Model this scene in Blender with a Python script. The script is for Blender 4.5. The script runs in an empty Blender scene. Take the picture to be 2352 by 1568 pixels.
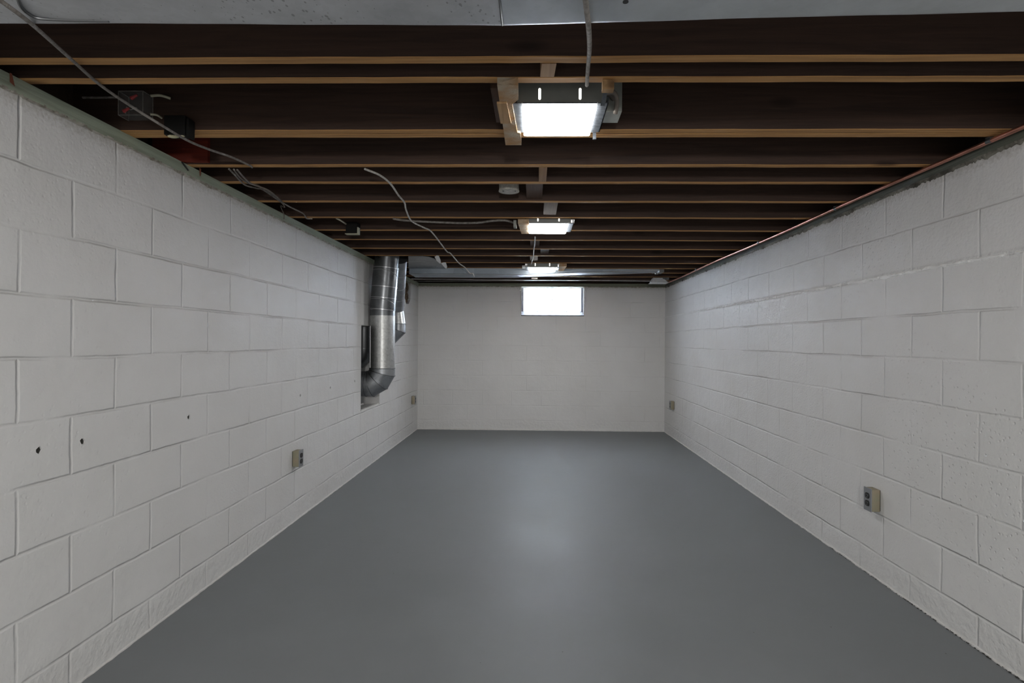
import bpy, bmesh, math, random
from mathutils import Vector, Matrix
random.seed(7)
S = bpy.context.scene
C = S.collection
PI = math.pi

# ------------------------------------------------------------------ camera, sky, exposure
F = 1290.0; CH = 1.22
YAW = math.radians(1.3); ROLL = math.radians(0.42); SHIFT = -21/2352
cd = bpy.data.cameras.new('camera'); cam = bpy.data.objects.new('camera', cd); C.objects.link(cam)
cd.sensor_width = 36; cd.lens = 36*F/2352; cd.shift_x = SHIFT; cd.clip_start = 0.02
RM = Matrix.Rotation(YAW,3,'Z') @ Matrix.Rotation(PI/2,3,'X') @ Matrix.Rotation(ROLL,3,'Z')
cam.matrix_world = Matrix.Translation((0,0,CH)) @ RM.to_4x4()
S.camera = cam
S.view_settings.view_transform = 'Standard'; S.view_settings.look = 'None'
S.view_settings.gamma = 1; S.view_settings.use_curve_mapping = False
S.view_settings.exposure = 1.50
w = bpy.data.worlds.new('sky'); S.world = w; w.use_nodes = True
w.node_tree.nodes['Background'].inputs[0].default_value = (0.80,0.89,1.0,1)
w.node_tree.nodes['Background'].inputs[1].default_value = 30.0
LAMP = 11.5         # brightness of the three ceiling lenses
def area(name, loc, sx, sy, e, col=(1,.98,.955)):
    l = bpy.data.lights.new(name,'AREA'); l.shape='RECTANGLE'; l.size=sx; l.size_y=sy; l.energy=e; l.color=col
    o = bpy.data.objects.new(name,l); C.objects.link(o); o.location=loc; return o
# unseen fill lights added behind the camera to brighten the near end
area('rear_fill_area', (0.08,-0.9,1.97), .5,.5, 5)
pl = bpy.data.lights.new('rear_fill_point','POINT'); pl.energy = 66; pl.shadow_soft_size = .12; pl.color = (1,.98,.955)
po = bpy.data.objects.new('rear_fill_point',pl); C.objects.link(po); po.location = (.1,-1.9,1.55)

def ray(px,py):
    return RM @ Vector(((px-1176)/F + SHIFT*2352/F, -(py-784)/F, -1))
def PH(px,py,z):                     # point of the photograph lying at height z
    d = ray(px,py); t = (z-CH)/d.z; return Vector((0,0,CH))+d*t
def PY(px,py,y):                     # ... lying at depth y
    d = ray(px,py); t = y/d.y; return Vector((0,0,CH))+d*t
def PX(px,py,x):                     # ... lying on plane X = x
    d = ray(px,py); t = x/d.x; return Vector((0,0,CH))+d*t

XL, XR, YB, YF = -1.60, 1.79, 7.72, -3.6
ZJ, ZW, ZC = 2.02, 1.973, 2.262      # joist underside, top of the block walls, subfloor
TH = 0.20

# ------------------------------------------------------------------ materials
def newmat(name):
    m = bpy.data.materials.new(name); m.use_nodes = True
    nt = m.node_tree; return m, nt, nt.nodes, nt.links, nt.nodes['Principled BSDF']
def plain(name, col, rough=.6, metal=0, var=0.0, vscale=40, bump=0.0, bscale=200, stretch=(1,1,1), col2=None, spec=.5):
    m, nt, N, L, b = newmat(name)
    b.inputs['Roughness'].default_value = rough; b.inputs['Metallic'].default_value = metal
    b.inputs['Specular IOR Level'].default_value = spec
    b.inputs['Base Color'].default_value = (*col,1)
    tc = N.new('ShaderNodeTexCoord'); mp = N.new('ShaderNodeMapping'); mp.inputs['Scale'].default_value = stretch
    L.new(tc.outputs['Object'], mp.inputs['Vector'])
    if var or col2:
        n = N.new('ShaderNodeTexNoise'); n.inputs['Scale'].default_value = vscale; n.inputs['Detail'].default_value = 6
        L.new(mp.outputs[0], n.inputs['Vector'])
        r = N.new('ShaderNodeValToRGB'); r.color_ramp.elements[0].position=.32; r.color_ramp.elements[1].position=.68
        c2 = col2 or tuple(c*(1-var) for c in col)
        r.color_ramp.elements[0].color=(*c2,1); r.color_ramp.elements[1].color=(*col,1)
        L.new(n.outputs[0], r.inputs[0]); L.new(r.outputs[0], b.inputs['Base Color'])
    if bump:
        n = N.new('ShaderNodeTexNoise'); n.inputs['Scale'].default_value = bscale; n.inputs['Detail'].default_value = 4
        L.new(mp.outputs[0], n.inputs['Vector'])
        bp = N.new('ShaderNodeBump'); bp.inputs['Distance'].default_value = bump; bp.inputs['Strength'].default_value = 1
        L.new(n.outputs[0], bp.inputs['Height']); L.new(bp.outputs[0], b.inputs['Normal'])
    return m

def math_node(N,L,op,a,b=None,clamp=False):
    n = N.new('ShaderNodeMath'); n.operation = op; n.use_clamp = clamp
    for i,v in enumerate((a,b)):
        if v is None: continue
        if isinstance(v,(int,float)): n.inputs[i].default_value = v
        else: L.new(v, n.inputs[i])
    return n.outputs[0]

def block_wall(name, axis, phase, rough_pores=0.0, ridge=False, joint=1.0, stain=False):
    m, nt, N, L, b = newmat(name)
    tc = N.new('ShaderNodeTexCoord'); sep = N.new('ShaderNodeSeparateXYZ'); L.new(tc.outputs['Object'], sep.inputs[0])
    u = math_node(N,L,'SUBTRACT', sep.outputs[axis], phase); v = math_node(N,L,'SUBTRACT', sep.outputs['Z'], .1325)
    # slightly uneven laying
    wn = N.new('ShaderNodeTexNoise'); wn.inputs['Scale'].default_value = 2.3; wn.inputs['Detail'].default_value = 5; wn.inputs['Roughness'].default_value=.6
    L.new(tc.outputs['Object'], wn.inputs['Vector'])
    ws = N.new('ShaderNodeSeparateColor'); L.new(wn.outputs['Color'], ws.inputs[0])
    u2 = math_node(N,L,'ADD', u, math_node(N,L,'MULTIPLY', math_node(N,L,'SUBTRACT', ws.outputs[0], .5), .030))
    v2 = math_node(N,L,'ADD', v, math_node(N,L,'MULTIPLY', math_node(N,L,'SUBTRACT', ws.outputs[1], .5), .022))
    co = N.new('ShaderNodeCombineXYZ'); L.new(u2, co.inputs[0]); L.new(v2, co.inputs[1])
    def brick(mortar, smooth):
        br = N.new('ShaderNodeTexBrick'); L.new(co.outputs[0], br.inputs['Vector'])
        br.inputs['Scale'].default_value = 1; br.inputs['Brick Width'].default_value = .406; br.inputs['Row Height'].default_value = .2045
        br.inputs['Mortar Size'].default_value = mortar; br.inputs['Mortar Smooth'].default_value = smooth
        br.offset = .5; br.offset_frequency = 2; br.squash = 1
        br.inputs['Color1'].default_value = (0,0,0,1); br.inputs['Color2'].default_value = (1,1,1,1); br.inputs['Bias'].default_value = 0
        return br
    br = brick(.0085, .9)
    # how deeply each stretch of joint is tooled / filled with paint
    jn = N.new('ShaderNodeTexNoise'); jn.inputs['Scale'].default_value = 3.1; jn.inputs['Detail'].default_value = 4
    L.new(tc.outputs['Object'], jn.inputs['Vector'])
    jr = N.new('ShaderNodeMapRange'); jr.inputs[1].default_value=.36; jr.inputs[2].default_value=.62; jr.inputs[3].default_value=.12; jr.inputs[4].default_value=1.0
    L.new(jn.outputs[0], jr.inputs[0])
    jm = math_node(N,L,'MULTIPLY', math_node(N,L,'MULTIPLY', br.outputs['Fac'], jr.outputs[0]), -.0062*joint)
    # orange-peel paint
    on = N.new('ShaderNodeTexNoise'); on.inputs['Scale'].default_value = 75; on.inputs['Detail'].default_value = 5; on.inputs['Roughness'].default_value=.6
    L.new(tc.outputs['Object'], on.inputs['Vector'])
    op = math_node(N,L,'MULTIPLY', on.outputs[0], .0014+.0006*rough_pores)
    # gentle waviness
    gn = N.new('ShaderNodeTexNoise'); gn.inputs['Scale'].default_value = 9; gn.inputs['Detail'].default_value = 3
    L.new(tc.outputs['Object'], gn.inputs['Vector'])
    gp = math_node(N,L,'MULTIPLY', gn.outputs[0], .006)
    h = math_node(N,L,'ADD', math_node(N,L,'ADD', jm, op), gp)
    # pores where the block face was coarse
    pn = N.new('ShaderNodeTexVoronoi'); pn.inputs['Scale'].default_value = 42; pn.feature='F1'
    L.new(tc.outputs['Object'], pn.inputs['Vector'])
    pm = N.new('ShaderNodeMapRange'); pm.inputs[1].default_value=.08; pm.inputs[2].default_value=.26; pm.inputs[3].default_value=-1; pm.inputs[4].default_value=0
    L.new(pn.outputs['Distance'], pm.inputs[0])
    mn = N.new('ShaderNodeTexNoise'); mn.inputs['Scale'].default_value = 1.3; mn.inputs['Detail'].default_value = 3
    L.new(tc.outputs['Object'], mn.inputs['Vector'])
    mm = N.new('ShaderNodeMapRange'); mm.inputs[1].default_value=.42; mm.inputs[2].default_value=.55; mm.inputs[3].default_value=.15; mm.inputs[4].default_value=1
    L.new(mn.outputs[0], mm.inputs[0])
    h = math_node(N,L,'ADD', h, math_node(N,L,'MULTIPLY', math_node(N,L,'MULTIPLY', pm.outputs[0], mm.outputs[0]), .0015*rough_pores+.0001))
    # rough thick paint on the lowest course
    lo = N.new('ShaderNodeMapRange'); lo.inputs[1].default_value=.10; lo.inputs[2].default_value=.20; lo.inputs[3].default_value=1; lo.inputs[4].default_value=0
    L.new(sep.outputs['Z'], lo.inputs[0])
    ln = N.new('ShaderNodeTexNoise'); ln.inputs['Scale'].default_value = 32; ln.inputs['Detail'].default_value = 5
    L.new(tc.outputs['Object'], ln.inputs['Vector'])
    h = math_node(N,L,'ADD', h, math_node(N,L,'MULTIPLY', math_node(N,L,'MULTIPLY', ln.outputs[0], lo.outputs[0]), .008))
    if ridge:
        def band(z0, wd):
            d = math_node(N,L,'ABSOLUTE', math_node(N,L,'SUBTRACT', sep.outputs['Z'], z0))
            r = N.new('ShaderNodeMapRange'); r.inputs[1].default_value=0; r.inputs[2].default_value=wd; r.inputs[3].default_value=1; r.inputs[4].default_value=0
            r.interpolation_type='SMOOTHSTEP'; L.new(d, r.inputs[0]); return r.outputs[0]
        rn = N.new('ShaderNodeTexNoise'); rn.inputs['Scale'].default_value = 60; rn.inputs['Detail'].default_value = 6
        L.new(tc.outputs['Object'], rn.inputs['Vector'])
        rr = N.new('ShaderNodeMapRange'); rr.inputs[1].default_value=.35; rr.inputs[2].default_value=.65; rr.inputs[3].default_value=.3; rr.inputs[4].default_value=1
        L.new(rn.outputs[0], rr.inputs[0])
        h = math_node(N,L,'ADD', h, math_node(N,L,'MULTIPLY', math_node(N,L,'MULTIPLY', rr.outputs[0], band(1.566,.020)), .006)); RIDGE=math_node(N,L,'MULTIPLY', rr.outputs[0], band(1.566,.014))
    bp = N.new('ShaderNodeBump'); bp.inputs['Distance'].default_value = 1; bp.inputs['Strength'].default_value = .85
    L.new(h, bp.inputs['Height']); L.new(bp.outputs[0], b.inputs['Normal'])
    # paint colour: white with faint patchiness, joints slightly darker
    cr = N.new('ShaderNodeValToRGB'); cr.color_ramp.elements[0].position=.3; cr.color_ramp.elements[1].position=.7
    cr.color_ramp.elements[0].color=(.665,.66,.648,1); cr.color_ramp.elements[1].color=(.71,.708,.70,1)
    cn = N.new('ShaderNodeTexNoise'); cn.inputs['Scale'].default_value = 2.2; cn.inputs['Detail'].default_value = 6
    L.new(tc.outputs['Object'], cn.inputs['Vector']); L.new(cn.outputs[0], cr.inputs[0])
    mx = N.new('ShaderNodeMix'); mx.data_type='RGBA'; mx.blend_type='MULTIPLY'
    br2 = brick(.0042, .5)
    jf = N.new('ShaderNodeTexNoise'); jf.inputs['Scale'].default_value = 7; jf.inputs['Detail'].default_value = 5
    L.new(tc.outputs['Object'], jf.inputs['Vector'])
    jfr = N.new('ShaderNodeMapRange'); jfr.inputs[1].default_value=.45; jfr.inputs[2].default_value=.62; jfr.inputs[3].default_value=.18; jfr.inputs[4].default_value=1
    L.new(jf.outputs[0], jfr.inputs[0])
    L.new(math_node(N,L,'MULTIPLY', math_node(N,L,'MULTIPLY', math_node(N,L,'MULTIPLY', br2.outputs['Fac'], jfr.outputs[0]), jr.outputs[0]), .16*joint), mx.inputs[0])
    L.new(cr.outputs[0], mx.inputs[6]); mx.inputs[7].default_value=(.60,.58,.55,1)
    out = mx.outputs[2]
    if ridge:  # ridge colour whitened to imitate light glancing along it
        m3=N.new('ShaderNodeMix'); m3.data_type='RGBA'; L.new(math_node(N,L,'MULTIPLY',RIDGE,.6),m3.inputs[0]); L.new(out,m3.inputs[6]); m3.inputs[7].default_value=(.93,.93,.92,1); out=m3.outputs[2]
    # grime at the very top, under the sill plate
    tr = N.new('ShaderNodeMapRange'); tr.inputs[1].default_value=1.925; tr.inputs[2].default_value=1.975; tr.inputs[3].default_value=0; tr.inputs[4].default_value=.55
    L.new(math_node(N,L,'ADD', sep.outputs['Z'], math_node(N,L,'MULTIPLY', math_node(N,L,'SUBTRACT', on.outputs[0], .5), .12)), tr.inputs[0])
    mx2 = N.new('ShaderNodeMix'); mx2.data_type='RGBA'; L.new(tr.outputs[0], mx2.inputs[0]); L.new(out, mx2.inputs[6]); mx2.inputs[7].default_value=(.30,.28,.23,1)
    L.new(mx2.outputs[2], b.inputs['Base Color'])
    b.inputs['Roughness'].default_value = .48; b.inputs['Specular IOR Level'].default_value = .4
    return m

def wood(name, c1, c2, rough=.7, along='X', knots=True, spec=.3):
    m, nt, N, L, b = newmat(name)
    tc = N.new('ShaderNodeTexCoord'); mp = N.new('ShaderNodeMapping')
    mp.inputs['Scale'].default_value = {'X':(1.2,30,26),'Y':(30,1.2,26),'Z':(30,30,1.2)}[along]
    oi = N.new('ShaderNodeObjectInfo'); cb = N.new('ShaderNodeCombineXYZ')
    k = math_node(N,L,'MULTIPLY', oi.outputs['Random'], 37.0)
    for i in range(3): L.new(k, cb.inputs[i])
    ad = N.new('ShaderNodeVectorMath'); ad.operation='ADD'; L.new(tc.outputs['Object'], ad.inputs[0]); L.new(cb.outputs[0], ad.inputs[1])
    L.new(ad.outputs[0], mp.inputs['Vector'])
    n = N.new('ShaderNodeTexNoise'); n.inputs['Scale'].default_value=1.6; n.inputs['Detail'].default_value=8; n.inputs['Roughness'].default_value=.65; n.inputs['Distortion'].default_value=.8
    L.new(mp.outputs[0], n.inputs['Vector'])
    r = N.new('ShaderNodeValToRGB'); r.color_ramp.elements[0].position=.33; r.color_ramp.elements[1].position=.67
    r.color_ramp.elements[0].color=(*c2,1); r.color_ramp.elements[1].color=(*c1,1)
    L.new(n.outputs[0], r.inputs[0]); out = r.outputs[0]
    if knots:
        mp2 = N.new('ShaderNodeMapping'); mp2.inputs['Scale'].default_value={'X':(2.2,6,6),'Y':(6,2.2,6),'Z':(6,6,2.2)}[along]
        L.new(ad.outputs[0], mp2.inputs['Vector'])
        v = N.new('ShaderNodeTexVoronoi'); v.inputs['Scale'].default_value=1.0; L.new(mp2.outputs[0], v.inputs['Vector'])
        kr = N.new('ShaderNodeMapRange'); kr.inputs[1].default_value=.06; kr.inputs[2].default_value=.16; kr.inputs[3].default_value=.75; kr.inputs[4].default_value=0
        L.new(v.outputs['Distance'], kr.inputs[0])
        mx = N.new('ShaderNodeMix'); mx.data_type='RGBA'; L.new(kr.outputs[0], mx.inputs[0]); L.new(out, mx.inputs[6])
        mx.inputs[7].default_value=(c2[0]*.35,c2[1]*.3,c2[2]*.3,1); out = mx.outputs[2]
    L.new(out, b.inputs['Base Color'])
    bp = N.new('ShaderNodeBump'); bp.inputs['Distance'].default_value=.0015; L.new(n.outputs[0], bp.inputs['Height']); L.new(bp.outputs[0], b.inputs['Normal'])
    b.inputs['Roughness'].default_value=rough; b.inputs['Specular IOR Level'].default_value=spec
    return m

def galvanised(name, c=(.42,.44,.46), rough=.38, speck=False, spangle=18, metal=.9, sw=.35):
    m, nt, N, L, b = newmat(name)
    tc = N.new('ShaderNodeTexCoord')
    v = N.new('ShaderNodeTexVoronoi'); v.inputs['Scale'].default_value=spangle; L.new(tc.outputs['Object'], v.inputs['Vector'])
    n = N.new('ShaderNodeTexNoise'); n.inputs['Scale'].default_value=9; n.inputs['Detail'].default_value=8; L.new(tc.outputs['Object'], n.inputs['Vector'])
    s = N.new('ShaderNodeSeparateColor'); L.new(v.outputs['Color'], s.inputs[0])
    f = math_node(N,L,'ADD', math_node(N,L,'MULTIPLY', s.outputs[0], sw), math_node(N,L,'MULTIPLY', n.outputs[0], .8))
    r = N.new('ShaderNodeValToRGB'); r.color_ramp.elements[0].position=.3; r.color_ramp.elements[1].position=.85
    r.color_ramp.elements[0].color=(c[0]*.68,c[1]*.68,c[2]*.68,1); r.color_ramp.elements[1].color=(*c,1)
    L.new(f, r.inputs[0]); out = r.outputs[0]
    if speck:
        mp = N.new('ShaderNodeMapping'); mp.inputs['Scale'].default_value=(1,.6,1); mp.inputs['Rotation'].default_value=(0,0,.6); L.new(tc.outputs['Object'], mp.inputs[0])
        v2 = N.new('ShaderNodeTexVoronoi'); v2.inputs['Scale'].default_value=85; L.new(mp.outputs[0], v2.inputs['Vector'])
        n2 = N.new('ShaderNodeTexNoise'); n2.inputs['Scale'].default_value=6; n2.inputs['Detail'].default_value=3; L.new(tc.outputs['Object'], n2.inputs['Vector'])
        th = math_node(N,L,'MULTIPLY', math_node(N,L,'SUBTRACT', n2.outputs[0], .33), .9)
        g = math_node(N,L,'MULTIPLY', math_node(N,L,'GREATER_THAN', th, v2.outputs['Distance']), .5)
        mx = N.new('ShaderNodeMix'); mx.data_type='RGBA'; L.new(g, mx.inputs[0]); L.new(out, mx.inputs[6]); mx.inputs[7].default_value=(.10,.09,.085,1); out = mx.outputs[2]
    L.new(out, b.inputs['Base Color'])
    b.inputs['Metallic'].default_value=metal
    rr = N.new('ShaderNodeMapRange'); rr.inputs[1].default_value=.2; rr.inputs[2].default_value=.8; rr.inputs[3].default_value=rough-.08; rr.inputs[4].default_value=rough+.12
    L.new(n.outputs[0], rr.inputs[0]); L.new(rr.outputs[0], b.inputs['Roughness'])
    bp = N.new('ShaderNodeBump'); bp.inputs['Distance'].default_value=.003; bp.inputs['Strength'].default_value=.5; L.new(n.outputs[0], bp.inputs['Height']); L.new(bp.outputs[0], b.inputs['Normal'])
    return m

def emit(name, col, e):
    m = bpy.data.materials.new(name); m.use_nodes=True; nt=m.node_tree; nt.nodes.clear()
    o = nt.nodes.new('ShaderNodeOutputMaterial'); em = nt.nodes.new('ShaderNodeEmission'); em.inputs[0].default_value=(*col,1); em.inputs[1].default_value=e
    nt.links.new(em.outputs[0], o.inputs[0]); return m

M = {}
M['wall_left'] = block_wall('painted_block_left','Y',.285,.5)
M['wall_right'] = block_wall('painted_block_right','Y',.27,1.5,ridge=True)
M['wall_back'] = block_wall('painted_block_back','X',.10,.1,joint=.42)
M['paint'] = plain('thick_white_paint',(.68,.67,.65),.55,bump=.006,bscale=45,var=.1)
M['mortar'] = plain('old_mortar',(.42,.40,.35),.9,bump=.008,bscale=60,col2=(.17,.15,.12),vscale=25)
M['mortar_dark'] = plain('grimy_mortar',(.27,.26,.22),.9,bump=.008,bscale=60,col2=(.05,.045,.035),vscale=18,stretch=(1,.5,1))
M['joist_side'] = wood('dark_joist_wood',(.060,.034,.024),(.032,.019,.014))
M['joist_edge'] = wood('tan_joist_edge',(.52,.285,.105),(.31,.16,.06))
M['block_tan'] = wood('tan_blocking',(.36,.22,.115),(.23,.13,.065),along='Y',knots=False)
M['block_dark'] = wood('brown_blocking',(.085,.045,.027),(.05,.027,.017),along='Y',knots=False)
M['pine'] = wood('pine_offcut',(.50,.32,.16),(.30,.18,.085),along='Y')
M['spatter'] = plain('spattered_wood',(.46,.40,.31),.85,bump=.008,bscale=80,col2=(.40,.22,.09),vscale=13)
M['red_board'] = wood('red_stained_board',(.20,.028,.012),(.09,.014,.008),knots=False)
M['plate_left'] = wood('green_treated_plate',(.345,.385,.30),(.215,.245,.185),along='Y',knots=False)
M['plate_right'] = wood('grimy_treated_plate',(.13,.14,.11),(.05,.055,.045),along='Y',knots=False)
M['plate_back'] = wood('stained_treated_plate',(.22,.24,.18),(.13,.13,.09),along='X',knots=False)
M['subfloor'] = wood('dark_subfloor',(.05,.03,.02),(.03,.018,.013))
M['galv'] = galvanised('galvanised_steel')
M['galv_dark'] = galvanised('dull_galvanised_steel',(.20,.21,.22),.30)
M['galv_light'] = galvanised('bright_galvanised_steel',(.60,.61,.60),.36,spangle=60)
M['duct_speck'] = galvanised('speckled_duct_metal',(.60,.62,.64),.50,speck=True,metal=.45,spangle=70,sw=.10)
M['duct_smooth'] = galvanised('smooth_duct_metal',(.58,.62,.64),.42,metal=.5,spangle=70,sw=.06)
M['duct_far'] = galvanised('far_duct_metal',(.30,.345,.39),.5,spangle=6)
M['seam'] = plain('seam_metal',(.16,.165,.17),.4,metal=.9)
M['seam_light'] = plain('bright_seam_metal',(.62,.63,.64),.3,metal=.9)
M['fix_paint'] = plain('grey_green_enamel',(.20,.205,.19),.45,var=.15,vscale=15)
M['frame_metal'] = plain('scuffed_zinc_frame',(.15,.165,.185),.5,metal=.6,col2=(.07,.08,.09),vscale=60)
M['lens'] = emit('lit_diffuser',(1,.99,.97),LAMP)
M['slot'] = emit('slot_glow',(1,.97,.85),1.2)  # plug glows by itself, standing for lamp light leaking through the slot
M['jbox'] = plain('grey_box_enamel',(.30,.31,.28),.5,var=.15)
M['outlet_box'] = plain('beige_outlet_box',(.27,.265,.185),.6,col2=(.33,.27,.19),vscale=22)
M['outlet_face'] = plain('steel_cover_plate',(.33,.34,.35),.4,metal=.55)
M['black'] = plain('black_plastic_and_gap_shade',(.012,.012,.012),.4)
M['blackbox'] = plain('black_box_enamel',(.008,.0075,.007),.7,spec=.15)
M['chrome'] = plain('bright_metal',(.7,.7,.7),.25,metal=1)
M['cable_grey'] = plain('dusty_grey_cable',(.27,.25,.23),.8,bump=.002,bscale=300,col2=(.14,.125,.11),vscale=60)
M['cable_white'] = plain('off_white_cable',(.62,.60,.56),.6,col2=(.36,.34,.31),vscale=50)
M['cable_cream'] = plain('cream_cable',(.50,.48,.36),.6,var=.2)
M['cable_dark'] = plain('brown_grey_cable',(.17,.145,.125),.8,var=.3)
M['wire_nut'] = plain('red_wire_nut',(.45,.02,.02),.4)
M['copper'] = plain('copper',(.60,.27,.20),.30,metal=.9,col2=(.38,.17,.12),vscale=14)
M['steel_pipe'] = plain('steel_pipe',(.50,.49,.48),.3,metal=.8,var=.3,vscale=8)
M['ceramic'] = plain('dusty_painted_box',(.48,.46,.41),.6,col2=(.26,.25,.22),vscale=50)
M['white_metal'] = plain('white_register_enamel',(.80,.82,.84),.45,var=.1)
M['torn'] = plain('torn_white_facing',(.95,.95,.94),.8,bump=.004,bscale=60)
M['foam'] = plain('brown_crumbling_foam',(.20,.135,.075),.95,bump=.03,bscale=30,col2=(.06,.038,.02),vscale=20)
M['cream_foam'] = plain('cream_putty',(.62,.58,.38),.8,bump=.004,bscale=60)
M['sill'] = plain('painted_window_sill',(.07,.072,.082),.55,var=.1,bump=.003)
M['win_frame'] = plain('window_frame_paint',(.50,.47,.42),.5,var=.2)
M['bead_highlight'] = plain('bead_highlight_white',(.92,.92,.91),.3,bump=.004,bscale=70,spec=.6)  # whiter than the wall paint, imitating light caught by the bead
M['grout'] = plain('block_mortar',(.13,.13,.14),.7)
M['grit_hole_shade'] = plain('dark_grit_and_hole_shade',(.035,.035,.03),.95,bump=.006,bscale=90)
M['rust'] = plain('rust_red_stain',(.20,.06,.03),.9)

m, nt, N, L, b = newmat('clear_box_plastic'); M['clear'] = m
b.inputs['Base Color'].default_value=(.4,.42,.43,1); b.inputs['Roughness'].default_value=.2; b.inputs['Alpha'].default_value=.10; b.inputs['Specular IOR Level'].default_value=.3

m = bpy.data.materials.new('glass_block'); m.use_nodes=True; nt=m.node_tree; nt.nodes.clear(); M['glass']=m
o=nt.nodes.new('ShaderNodeOutputMaterial'); t=nt.nodes.new('ShaderNodeBsdfTransparent'); t.inputs[0].default_value=(.96,.98,1,1)
tl=nt.nodes.new('ShaderNodeBsdfTranslucent'); tl.inputs[0].default_value=(.95,.97,1,1); gl=nt.nodes.new('ShaderNodeBsdfGlossy'); gl.inputs['Roughness'].default_value=.1
a=nt.nodes.new('ShaderNodeMixShader'); a.inputs[0].default_value=.55; nt.links.new(t.outputs[0],a.inputs[1]); nt.links.new(tl.outputs[0],a.inputs[2])
c=nt.nodes.new('ShaderNodeMixShader'); c.inputs[0].default_value=.06; nt.links.new(a.outputs[0],c.inputs[1]); nt.links.new(gl.outputs[0],c.inputs[2])
nt.links.new(c.outputs[0],o.inputs[0])

# floor paint
m, nt, N, L, b = newmat('grey_floor_paint'); M['floor']=m
tc=N.new('ShaderNodeTexCoord')
n=N.new('ShaderNodeTexNoise'); n.inputs['Scale'].default_value=1.6; n.inputs['Detail'].default_value=8; n.inputs['Roughness'].default_value=.6; L.new(tc.outputs['Object'],n.inputs['Vector'])
r=N.new('ShaderNodeValToRGB'); r.color_ramp.elements[0].position=.3; r.color_ramp.elements[1].position=.7
r.color_ramp.elements[0].color=(.186,.196,.203,1); r.color_ramp.elements[1].color=(.212,.223,.231,1); L.new(n.outputs[0],r.inputs[0])
v=N.new('ShaderNodeTexVoronoi'); v.inputs['Scale'].default_value=7; v.inputs['Randomness'].default_value=1; L.new(tc.outputs['Object'],v.inputs['Vector'])
sp=math_node(N,L,'MULTIPLY', math_node(N,L,'LESS_THAN', v.outputs['Distance'], .022), .7)
mx=N.new('ShaderNodeMix'); mx.data_type='RGBA'; L.new(sp,mx.inputs[0]); L.new(r.outputs[0],mx.inputs[6]); mx.inputs[7].default_value=(.07,.07,.065,1)
L.new(mx.outputs[2],b.inputs['Base Color'])
rr=N.new('ShaderNodeMapRange'); rr.inputs[1].default_value=.3; rr.inputs[2].default_value=.7; rr.inputs[3].default_value=.44; rr.inputs[4].default_value=.58; L.new(n.outputs[0],rr.inputs[0]); L.new(rr.outputs[0],b.inputs['Roughness'])
n2=N.new('ShaderNodeTexNoise'); n2.inputs['Scale'].default_value=26; n2.inputs['Detail'].default_value=6; L.new(tc.outputs['Object'],n2.inputs['Vector'])
hh=math_node(N,L,'ADD', math_node(N,L,'MULTIPLY',n.outputs[0],.006), math_node(N,L,'MULTIPLY',n2.outputs[0],.0007))
bp=N.new('ShaderNodeBump'); bp.inputs['Distance'].default_value=1; bp.inputs['Strength'].default_value=.7; L.new(hh,bp.inputs['Height']); L.new(bp.outputs[0],b.inputs['Normal'])
b.inputs['Specular IOR Level'].default_value=.13

# ------------------------------------------------------------------ mesh helpers
def box(bm, x0,x1,y0,y1,z0,z1, mi=0, bev=0):
    vs=[bm.verts.new((x,y,z)) for x in (x0,x1) for y in (y0,y1) for z in (z0,z1)]
    fs=[]
    for q in ((0,1,3,2),(4,6,7,5),(0,4,5,1),(2,3,7,6),(0,2,6,4),(1,5,7,3)):
        f=bm.faces.new([vs[i] for i in q]); f.material_index=mi; fs.append(f)
    if bev:
        es=list({e for f in fs for e in f.edges})
        bmesh.ops.bevel(bm, geom=es, offset=bev, segments=2, affect='EDGES', profile=.5)
def obj(name, bm, mats, parent=None, smooth=False, loc=None):
    bmesh.ops.recalc_face_normals(bm, faces=bm.faces[:])
    me=bpy.data.meshes.new(name); bm.to_mesh(me); bm.free()
    if not isinstance(mats,(list,tuple)): mats=[mats]
    for mm in mats: me.materials.append(M[mm] if isinstance(mm,str) else mm)
    if smooth:
        for p in me.polygons: p.use_smooth=True
        try: me.set_sharp_from_angle(angle=math.radians(38))
        except Exception: pass
    o=bpy.data.objects.new(name,me); C.objects.link(o)
    if parent:
        o.parent=parent; o.matrix_parent_inverse = Matrix.Translation(-Vector(parent.location))
    return o
def tag(o,label,cat,group=None,kind=None):
    o['label']=label; o['category']=cat
    if group:o['group']=group
    if kind:o['kind']=kind
    return o
def thing(name,label,cat,loc=(0,0,0),group=None):
    o=bpy.data.objects.new(name,None); C.objects.link(o); o.location=loc; o.empty_display_size=.05
    return tag(o,label,cat,group)
def struct(o):
    o['kind']='structure'; return o
def B(name, dims, mat, parent=None, bev=0):
    bm=bmesh.new(); box(bm,*dims,bev=bev); return obj(name,bm,mat,parent)
def smoothpath(pts, n=6):
    pts=[Vector(p) for p in pts]; out=[]
    P=[pts[0]*2-pts[1]]+pts+[pts[-1]*2-pts[-2]]
    for i in range(1,len(P)-2):
        for k in range(n):
            t=k/n; a,b_,c_,d=P[i-1],P[i],P[i+1],P[i+2]
            out.append(.5*((2*b_)+(-a+c_)*t+(2*a-5*b_+4*c_-d)*t*t+(-a+3*b_-3*c_+d)*t*t*t))
    out.append(pts[-1]); return out
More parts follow.
